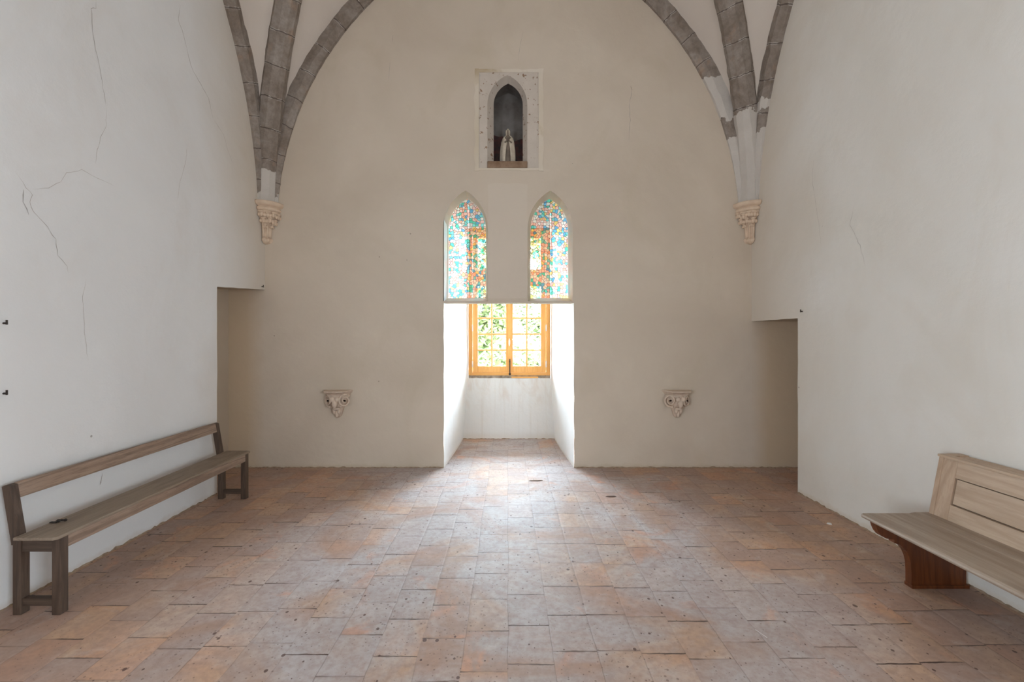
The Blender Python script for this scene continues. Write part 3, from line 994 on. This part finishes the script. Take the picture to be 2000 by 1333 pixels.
z0 = 3.755
bm = bmesh.new()   # body: robe, neck, head in one surface
ellipse_loft(bm, [(.070, .050, z0, 0), (.062, .046, z0 + .03, 0), (.056, .042, z0 + .12, 0), (.052, .040, z0 + .20, 0), (.056, .038, z0 + .27, 0), (.058, .034, z0 + .315, 0), (.040, .028, z0 + .338, 0), (.017, .018, z0 + .350, 0),
                  (.017, .018, z0 + .358, -.002), (.024, .027, z0 + .372, -.004), (.027, .030, z0 + .392, -.004), (.024, .027, z0 + .412, -.003), (.012, .014, z0 + .424, -.001)], 0, sy_, 28,
             lambda a, z: (.05 * math.sin(a * 9) if z < z0 + .28 else 0))
add_ball(bm, (0, sy_ - .036, z0 + .388), .004, .006, .009, 6, 5)          # nose
add_ball(bm, (-.009, sy_ - .029, z0 + .396), .004, .003, .003, 6, 4); add_ball(bm, (.009, sy_ - .029, z0 + .396), .004, .003, .003, 6, 4)
for s in (-1, 1):                                                          # hands joined in prayer
    add_ball(bm, (s * .006, sy_ - .055, z0 + .285), .006, .010, .026, 8, 6, Matrix.Rotation(R(-25), 4, 'X'))
    add_tube(bm, [(s * .05, sy_ - .02, z0 + .25), (s * .03, sy_ - .048, z0 + .255), (s * .008, sy_ - .052, z0 + .272)], [.017, .014, .010], 8)
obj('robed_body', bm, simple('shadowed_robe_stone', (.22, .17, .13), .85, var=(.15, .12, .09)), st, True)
bm = bmesh.new()   # cloak open at the front
prof = [(.094, .066, z0, 0), (.097, .068, z0 + .06, 0), (.095, .066, z0 + .14, 0), (.088, .060, z0 + .21, 0), (.080, .056, z0 + .27, 0), (.068, .048, z0 + .315, 0), (.050, .038, z0 + .338, 0), (.026, .030, z0 + .356, -.002), (.032, .036, z0 + .395, -.002), (.026, .030, z0 + .418, -.001), (.010, .012, z0 + .43, 0)]
rings = []
for rx, ry, z, oy in prof:
    t = (z - z0) / .43
    gap = .34 * (1 - min(1, max(0, t / .70)) ** 2.2) + .03
    if t > .72: gap = .75 * (1 - (t - .72) / .35)
    ring = []
    for k in range(33):
        a = gap + (2 * PI - 2 * gap) * k / 32
        f = 1 + .06 * math.sin(a * 7) * (1 if t < .7 else .3)
        ring.append((Vector((rx * f * math.sin(a), sy_ + oy - ry * f * math.cos(a), z)), Vector((math.sin(a), -math.cos(a), 0))))
    rings.append(ring)
vo = [[bm.verts.new(p) for p, n_ in r_] for r_ in rings]; vi = [[bm.verts.new(p - n_ * .010) for p, n_ in r_] for r_ in rings]
for a, b in zip(vo, vo[1:]): bridge(bm, a, b, False)
for a, b in zip(vi, vi[1:]): bridge(bm, b, a, False)
bridge(bm, vi[0], vo[0], False); bridge(bm, vo[-1], vi[-1], False)
for e in (0, -1):
    bridge(bm, [r_[e] for r_ in vo], [r_[e] for r_ in vi], False)
obj('cloak', bm, M['statue'], st, True)
for dx, lab in ((0, ''),):
    bm = bmesh.new(); add_ball(bm, (.0, sy_ - .002, z0 + .432), .012, .012, .010, 8, 5)
    obj('crown', bm, M['statue'], st, True)
# dark red board behind the statuette
bm = bmesh.new(); rr = random.Random(4)
topz = [(-.24 + .48 * k / 20, 4.165 + (.02 if k < 8 else -.012 if k < 13 else -.035) + rr.uniform(-.004, .004) + .012 * math.sin(k * .8)) for k in range(21)]
add_prism(bm, [(-.24, 3.74), (.24, 3.74)] + topz[::-1], YB + .375, YB + .395, 'y')
tag(obj('backing_board', bm, M['red']), 'dark red board with uneven top edge behind the statuette in the niche', 'board')

# ------------------------------------------------------------------ long oak bench
bench = empty('long_bench', (-2.69, 3.54, 0)); tag(bench, 'long narrow grey-brown oak bench with single back rail against the white wall', 'bench')
BX0, BX1 = -2.832, -2.560
leg_w = .050
SZ = .459
for (ya, yb) in ((2.602, 2.652), (4.443, 4.493)):
    for (xa, xb) in ((BX0, BX0 + .048), (BX1 - .048, BX1)):
        obj('leg', box(xa, xb, ya, yb, 0, SZ - .018, .003), M['oakz'], bench)
    obj('stretcher', box(BX0 + .047, BX1 - .047, ya + .008, yb - .008, .048, .092, .003), M['oakx'], bench)
    obj('end_rail', box(BX0 + .047, BX1 - .047, ya + .006, yb - .012, .360, SZ - .019, .003), M['oakx'], bench)
    # raked upright of the backrest
    bm = bmesh.new()
    zt, zb_ = .740, SZ - .06
    xb0, xt0 = -2.842, -2.897
    add_prism(bm, [(xb0 + .0, zb_), (xb0 + .048, zb_), (xt0 + .046, zt - .004), (xt0 + .020, zt + .003), (xt0, zt - .006)], ya + .002, yb - .002, 'y', .002)
    obj('back_upright', bm, M['oakz'] if ya < 3 else M['oakz'], bench)
obj('front_rail', box(BX1 - .026, BX1 - .002, 2.651, 4.444, .370, SZ - .019, .003), M['oak'], bench)
obj('rear_rail', box(BX0 + .004, BX0 + .028, 2.651, 4.444, .370, SZ - .019, .003), M['oak'], bench)
# seat: thin board, near corner clipped
bm = bmesh.new()
sx0, sx1, sya, syb = -2.792, -2.551, 2.566, 4.515
pts = [(sx0, sya), (sx1 - .018, sya), (sx1, sya + .02), (sx1, syb - .01), (sx1 - .02, syb), (sx0, syb)]
add_prism(bm, pts, SZ - .018, SZ, 'z', .004)
obj('seat', bm, M['oakseat'], bench)
# back rail follows the rake
bm = bmesh.new()
def rake(z): return -2.842 + .048 + ((-2.897 + .046) - (-2.842 + .048)) * (z - .399) / (.740 - .399)
za, zb_ = .655, .745
add_prism(bm, [(rake(za) - .026, za), (rake(za) - .002, za + .002), (rake(zb_) - .002, zb_ - .004), (rake(zb_) - .026, zb_)], 2.651, 4.444, 'y', .003)
obj('back_rail', bm, M['oak'], bench)

# iron fitting on the seat
bm = bmesh.new()
c = P(110, 1021, 2.78); c.z = SZ
fx, fy = -2.752, 2.775
add_box(bm, fx - .034, fx + .006, fy - .012, fy + .006, SZ, SZ + .007, .002)
add_tube(bm, [(fx + .002, fy, SZ + .007), (fx + .014, fy + .016, SZ + .010), (fx + .030, fy + .020, SZ + .008)], .006, 8)
add_ball(bm, (fx + .032, fy + .022, SZ + .008), .010, .010, .008, 8, 6)
add_ball(bm, (fx + .008, fy + .004, SZ + .010), .012, .010, .010, 8, 6)
tag(obj('iron_latch', bm, M['iron']), 'small blackened iron latch lying on the near end of the oak bench seat', 'latch')

# ------------------------------------------------------------------ panelled pew
pew = empty('church_pew', (2.62, 2.0, 0)); tag(pew, 'pale worn wooden pew with panelled back and dark scrolled end support', 'pew')
PF, PN = 2.967, .90      # far and near end
PZ = .442                # seat top
# seat with rounded nose and a raised strip under the backrest
bm = bmesh.new()
nose = [(2.318, PZ - .032), (2.306, PZ - .026), (2.300, PZ - .015), (2.304, PZ - .005), (2.316, PZ), (2.72, PZ), (2.72, PZ - .032)]
nose = nose[::-1]
add_prism(bm, nose, PN, PF, 'y')
obj('seat', bm, M['pewseat'], pew)
bm = bmesh.new()
add_prism(bm, [(2.60, PZ - .005), (2.625, PZ + .004), (2.65, PZ + .008), (2.80, PZ + .008), (2.80, PZ - .03), (2.60, PZ - .03)], PN, PF - .004, 'y')
obj('seat_back_strip', bm, M['pewseat'], pew)
# end supports with scrolled front
prof = [(2.554, 0), (2.554, .10), (2.550, .156), (2.541, .195), (2.526, .228), (2.505, .255), (2.479, .275), (2.446, .286), (2.446, .308), (2.420, .310), (2.395, .315), (2.365, .330), (2.345, .355), (2.333, .382), (2.325, .41), (2.90, .41), (2.90, 0)]
for yy in (2.880, 1.05):
    bm = bmesh.new(); add_prism(bm, prof, yy, yy + .045, 'y')
    sup = obj('end_support', bm, M['pewdark'], pew); sup['label'] = 'varnished red-brown scrolled end support with under-seat shade in its colour'
    obj('foot_plinth', box(2.552, 2.915, yy - .008, yy + .052, 0, .022, .003), M['pewdark'], sup)
# under-seat bearer along the front of the support top
# backrest: leans against the wall
def bxx(z): return 2.735 + (z - .44) * (2.808 - 2.735) / .385   # front plane
def slab(z0_, z1_, y0_, y1_, proud=0.0, th=.028, bev=.0):
    bm = bmesh.new()
    add_prism(bm, [(bxx(z0_) - proud, z0_), (bxx(z1_) - proud, z1_), (bxx(z1_) - proud + th, z1_), (bxx(z0_) - proud + th, z0_)], y0_, y1_, 'y', bev)
    return bm
obj('end_board', slab(PZ, .818, PF - .040, PF - .012, .006, .05, .003), M['pinez'], pew)
bm = bmesh.new(); add_prism(bm, [(bxx(PZ) + .02, PZ), (bxx(.815) + .02, .815), (2.935, .815), (2.935, PZ)], PF - .034, PF - .016, 'y')
obj('end_panel', bm, M['pinez'], pew)
obj('stile', slab(PZ, .818, PF - .130, PF - .040, 0, .028, .0015), M['pinez'], pew)
obj('stile', slab(PZ, .818, PN + .04, PN + .13, 0, .028, .0015), M['pinez'], pew)
obj('top_rail', slab(.712, .818, PN + .13, PF - .131, 0, .028, .0015), M['pine'], pew)
obj('bottom_rail', slab(PZ, .545, PN + .13, PF - .131, 0, .028, .0015), M['pine'], pew)
obj('panel', slab(.552, .705, PN + .14, PF - .138, -.007, .012, .003), M['pine'], pew)
obj('panel_groove', slab(.540, .716, PN + .125, PF - .126, -.020, .006), simple('dark_groove_tone', (.10, .06, .035), .9), pew)  # dark sheet showing in the gaps round the panel
# top cap with a slot behind
bm = bmesh.new(); xt = bxx(.818) - .012
add_box(bm, xt, xt + .055, PN + .03, PF - .005, .816, .833, .004)
obj('top_cap', bm, M['pine'], pew)
bm = bmesh.new(); add_box(bm, xt + .072, 2.942, PN + .03, PF - .06, .812, .828, .003); add_box(bm, xt + .055, 2.942, PF - .065, PF - .005, .816, .833, .002)
obj('rear_ledge', bm, M['pinez'], pew)
bm = bmesh.new(); add_box(bm, xt + .05, 2.94, PN + .03, PF - .05, .77, .78)
obj('book_trough', bm, M['pewdark'], pew)

# ------------------------------------------------------------------ cracks and marks (flat on the plaster)
def ribbon(X, pts, w, seed, mat, name='crack', parent=None):
    """hair crack on a side wall through photo pixels pts; X: wall plane"""
    rr = random.Random(seed); P3 = []
    for (x, y) in pts:
        Z = F * X / (x - 992); P3.append(Vector((X, Z, 1.6 - (y - 656) * Z / F)))
    fine = []
    for a, b in zip(P3, P3[1:]):
        n = max(2, int((b - a).length / .03))
        for k in range(n):
            q = a.lerp(b, k / n); q.y += rr.uniform(-.004, .004); q.z += rr.uniform(-.003, .003); fine.append(q)
    fine.append(P3[-1])
    bm = bmesh.new(); s = -1 if X > 0 else 1
    l, r_ = [], []
    for i, q in enumerate(fine):
        t = i / (len(fine) - 1); ww = w * rr.uniform(.35, 1) * min(1, 6 * t + .15, 6 * (1 - t) + .15)
        tt = (fine[min(i + 1, len(fine) - 1)] - fine[max(i - 1, 0)]); nn = Vector((0, -tt.z, tt.y)).normalized()
        l.append(bm.verts.new(q + nn * ww / 2 + Vector((s * .0012, 0, 0)))); r_.append(bm.verts.new(q - nn * ww / 2 + Vector((s * .0012, 0, 0))))
    bridge(bm, l, r_, False)
    return obj(name, bm, mat, parent)


ribbon(XL, [(352, 8), (348, 40), (356, 60), (366, 100), (372, 125), (378, 140), (392, 165), (407, 192), (416, 232)], .0045, 1, M['crackd'], parent=wall_left)
ribbon(XL, [(416, 232), (436, 262), (447, 300), (456, 322)], .003, 2, M['crack'], parent=wall_left)
ribbon(XL, [(188, 0), (187, 16), (178, 17), (180, 60), (186, 95), (196, 140), (201, 172), (208, 215)], .0035, 3, M['crackd'], parent=wall_left)
ribbon(XL, [(208, 215), (207, 245), (196, 270), (188, 300), (186, 320)], .003, 4, M['crack'], parent=wall_left)
ribbon(XL, [(28, 335), (52, 368), (62, 380), (58, 395), (66, 415), (92, 442), (108, 468), (113, 500), (130, 520), (134, 535)], .004, 5, M['crack'], parent=wall_left)
ribbon(XL, [(62, 370), (95, 368), (118, 355), (130, 338), (160, 332), (190, 348), (224, 364)], .0028, 6, M['crack'], parent=wall_left)
ribbon(XL, [(168, 545), (162, 580), (164, 640), (170, 690), (172, 705)], .003, 7, M['crack'], parent=wall_left)
ribbon(XL, [(366, 283), (362, 320), (352, 355), (346, 390)], .0028, 8, M['crack'], parent=wall_left)
ribbon(XL, [(46, 370), (46, 395), (56, 420)], .012, 9, M['smear'], 'rub_mark', parent=wall_left)
ribbon(XL, [(200, 924), (197, 938), (195, 948)], .008, 10, M['crack'], 'rub_mark', parent=wall_left)
ribbon(XR, [(1590, 310), (1586, 345), (1592, 390), (1600, 440), (1604, 480)], .0028, 11, M['crack'], parent=wall_right)
ribbon(XR, [(1668, 402), (1660, 440), (1680, 480), (1690, 520)], .0028, 12, M['crack'], parent=wall_right)


def ribbon_back(pts, w, seed, mat, name='crack'):
    rr = random.Random(seed); fine = []
    P3 = [P(x, y, YB) for x, y in pts]
    for a, b in zip(P3, P3[1:]):
        n = max(2, int((b - a).length / .03))
        for k in range(n): fine.append(a.lerp(b, k / n) + Vector((rr.uniform(-.003, .003), 0, rr.uniform(-.003, .003))))
    fine.append(P3[-1]); bm = bmesh.new(); l, r_ = [], []
    for i, q in enumerate(fine):
        t = i / (len(fine) - 1); ww = w * rr.uniform(.35, 1) * min(1, 6 * t + .2, 6 * (1 - t) + .2)
        tt = (fine[min(i + 1, len(fine) - 1)] - fine[max(i - 1, 0)]); nn = Vector((-tt.z, 0, tt.x)).normalized()
        l.append(bm.verts.new(q + nn * ww / 2 + Vector((0, -.0012, 0)))); r_.append(bm.verts.new(q - nn * ww / 2 + Vector((0, -.0012, 0))))
    bridge(bm, l, r_, False)
    return obj(name, bm, mat, wall_back)


ribbon_back([(1234, 167), (1233, 185), (1229, 205), (1231, 235), (1228, 275)], .006, 21, M['crack'])
ribbon_back([(1231, 168), (1235, 176)], .012, 22, M['chip'])
ribbon_back([(766, 70), (767, 82)], .006, 23, M['crackd'])
ribbon_back([(762, 120), (759, 158)], .004, 24, M['crack'])
ribbon_back([(995, 390), (984, 402), (982, 420), (985, 438)], .004, 25, M['crackd'])
ribbon_back([(995, 432), (1001, 437), (1006, 441)], .009, 26, M['crackd'])
ribbon_back([(983, 437), (986, 439)], .010, 27, M['crackd'])
ribbon_back([(1022, 60), (1016, 90), (1012, 120)], .003, 28, M['crack'])

bm = bmesh.new(); rr = random.Random(9)
lft = [(-.238 + rr.uniform(-.006, .006), 2.05 + 1.38 * k / 16) for k in range(17)]
rgt = [(.236 + rr.uniform(-.006, .006), 2.05 + 1.38 * k / 16) for k in range(17)]
add_prism(bm, lft + [(-.15, 3.455), (-.02, 3.44), (.12, 3.45)] + rgt[::-1], YB - .0025, YB + .001, 'y')
obj('plaster_patch', bm, M['new'], wall_back)

# ragged strip where the plaster meets the tiles
def skirt(name, extent, n, seed, inward, lab):
    rr = random.Random(seed); bm = bmesh.new()
    a, b = Vector(extent[0]), Vector(extent[1]); iv = Vector(inward)
    top, mid, low = [], [], []
    for k in range(n + 1):
        q = a.lerp(b, k / n)
        h = max(.003, .010 + .014 * noise.noise(Vector((k * .35, seed, 0))) + rr.uniform(-.004, .006))
        d = max(.002, .006 + .012 * noise.noise(Vector((k * .5, seed + 5, 0))) + rr.uniform(-.002, .004))
        top.append(bm.verts.new(q + Vector((0, 0, h)) - iv * .002)); mid.append(bm.verts.new(q + iv * d * .7 + Vector((0, 0, h * .5)))); low.append(bm.verts.new(q + iv * d - Vector((0, 0, .002))))
    bridge(bm, top, mid, False); bridge(bm, mid, low, False)
    struct(name, bm, M['chip'], lab, 'trim')


skirt('baseboard_back_left', ((-3.38, YB, 0), (OPL, YB, 0)), 110, 1, (0, -1, 0), 'crumbling mortar line at the foot of the end wall')
skirt('baseboard_back_right', ((OPR, YB, 0), (3.68, YB, 0)), 110, 2, (0, -1, 0), 'crumbling mortar line at the foot of the end wall')
skirt('baseboard_left', ((XL, 1.0, 0), (XL, 4.60, 0)), 160, 3, (1, 0, 0), 'crumbling mortar line under the oak bench')
skirt('baseboard_right', ((XR, 1.0, 0), (XR, 4.63, 0)), 160, 4, (-1, 0, 0), 'crumbling mortar line at the foot of the pew side wall')
skirt('baseboard_bay', ((-.70, YC, 0), (.725, YC, 0)), 60, 5, (0, -1, 0), 'crumbling mortar line at the foot of the breast wall')

# iron pins of vanished doors
def pin(name, X, y, z, label):
    s = 1 if X < 0 else -1
    bm = bmesh.new(); add_tube(bm, [(X - s * .01, y, z), (X + s * .022, y, z)], .006, 8); add_tube(bm, [(X + s * .020, y, z - .008), (X + s * .020, y, z + .02)], .005, 8)
    tag(obj(name, bm, M['iron']), label, 'hinge pin')
pin('hinge_pin', XL, 2.655, 1.672, 'rusty iron hinge pin stub in the white wall, the upper of two')
pin('hinge_pin', XL, 2.655, 1.262, 'rusty iron hinge pin stub in the white wall, the lower of two')
pin('hinge_pin', XR, 4.56, 1.842, 'rusty iron pin in the ivory wall above the recess corner')
pin('hinge_pin', XL, 5.44, 2.185, 'rusty iron pin at the inner top corner of the recess beyond the oak bench')

# bits on the floor
def at_floor(px, py):
    Z = F * 1.6 / (py - 656); return Vector(((px - 992) * Z / F, Z, 0))
def shard(name, px, py, w, d, h, mat, label, cat, seed, rot=0):
    rr = random.Random(seed); c = at_floor(px, py); bm = bmesh.new(); n = 9
    ring = []
    for k in range(n):
        a = 2 * PI * k / n; f = rr.uniform(.7, 1.1)
        x, y = w / 2 * f * math.cos(a), d / 2 * f * math.sin(a)
        ring.append((c.x + x * math.cos(rot) - y * math.sin(rot), c.y + x * math.sin(rot) + y * math.cos(rot)))
    a = [bm.verts.new((x, y, 0.0)) for x, y in ring]
    b = [bm.verts.new((c.x + (x - c.x) * .75, c.y + (y - c.y) * .75, h * rr.uniform(.6, 1))) for x, y in ring]
    bridge(bm, a, b); bm.faces.new(a); bm.faces.new(b)
    tag(obj(name, bm, mat), label, cat)
shard('tile_fragment', 1047, 940, .20, .022, .008, simple('broken_clay', (.17, .10, .07), .9), 'long dark broken tile edge on the floor before the window bay', 'tile fragment', 1)
shard('tile_fragment', 1193, 971, .11, .04, .010, simple('dark_clay_crumb', (.14, .09, .07), .9), 'small dark clay fragment on the bright tiles towards the pew', 'tile fragment', 2)
shard('mortar_crumb', 1620, 1024, .05, .04, .008, M['white_bit'], 'pale crumb of plaster at the foot of the ivory wall', 'crumb', 3)
bm = bmesh.new(); c = at_floor(1487, 1240)
add_tube(bm, [(c.x - .012, c.y + .035, .003), (c.x, c.y, .004), (c.x + .014, c.y - .03, .003)], .0012, 6)
tag(obj('straw', bm, M['white_bit']), 'short pale straw lying on the tiles in the foreground', 'straw')

# ------------------------------------------------------------------ outside
struct('ground', box(-30, 30, YC + .31, 45, -3.2, -3.0), M['grass'], 'grass outside the window', 'ground')


def tree(px, Y, zc, r, h, seed, label):
    rr = random.Random(seed); cx = (px - 992) * Y / F
    root = empty('leafy_tree', (cx, Y, -3)); tag(root, label, 'tree', 'pale trees outside the casement window')
    bm = bmesh.new()
    add_tube(bm, [(cx, Y, -3.02), (cx + .1, Y, -1), (cx - .1, Y + .1, 1), (cx, Y, zc)], [.22, .17, .12, .05], 10)
    for k in range(14):
        a = rr.uniform(0, 2 * PI); z = rr.uniform(-.5, zc)
        add_tube(bm, [(cx, Y, z), (cx + math.cos(a) * r * .5, Y + math.sin(a) * r * .5, z + .5), (cx + math.cos(a) * r * .9, Y + math.sin(a) * r * .9, z + .7)], [.05, .03, .012], 6)
    obj('trunk', bm, M['bark'], root, True)
    bm = bmesh.new()
    clumps = [(rr.uniform(-1, 1) * r, rr.gauss(0, .3) * r, rr.uniform(-1, .9) * h) for _ in range(70)]
    for k in range(10000):
        c_ = clumps[rr.randrange(len(clumps))]
        p = Vector((cx + c_[0] + rr.gauss(0, .22), Y + c_[1] + rr.gauss(0, .22), zc + c_[2] + rr.gauss(0, .18)))
        u = Vector((rr.uniform(-1, 1), rr.uniform(-1, 1), rr.uniform(-.6, .6))).normalized(); v = u.orthogonal().normalized()
        s = rr.uniform(.06, .13)
        vs = [bm.verts.new(p + q) for q in (-u * s, v * s * .4, u * s, -v * s * .4)]
        bm.faces.new(vs)
    obj('foliage', bm, M['leaf'], root)


tree(915, 11.5, 1.9, 1.0, 2.6, 1, 'pale green tree seen through the left casement')
tree(1066, 14.5, 2.2, 1.15, 3.1, 2, 'pale green tree seen through the right casement')
tree(985, 20, 2.4, 2.1, 4.4, 3, 'pale green tree farther off behind the meeting of the casements')
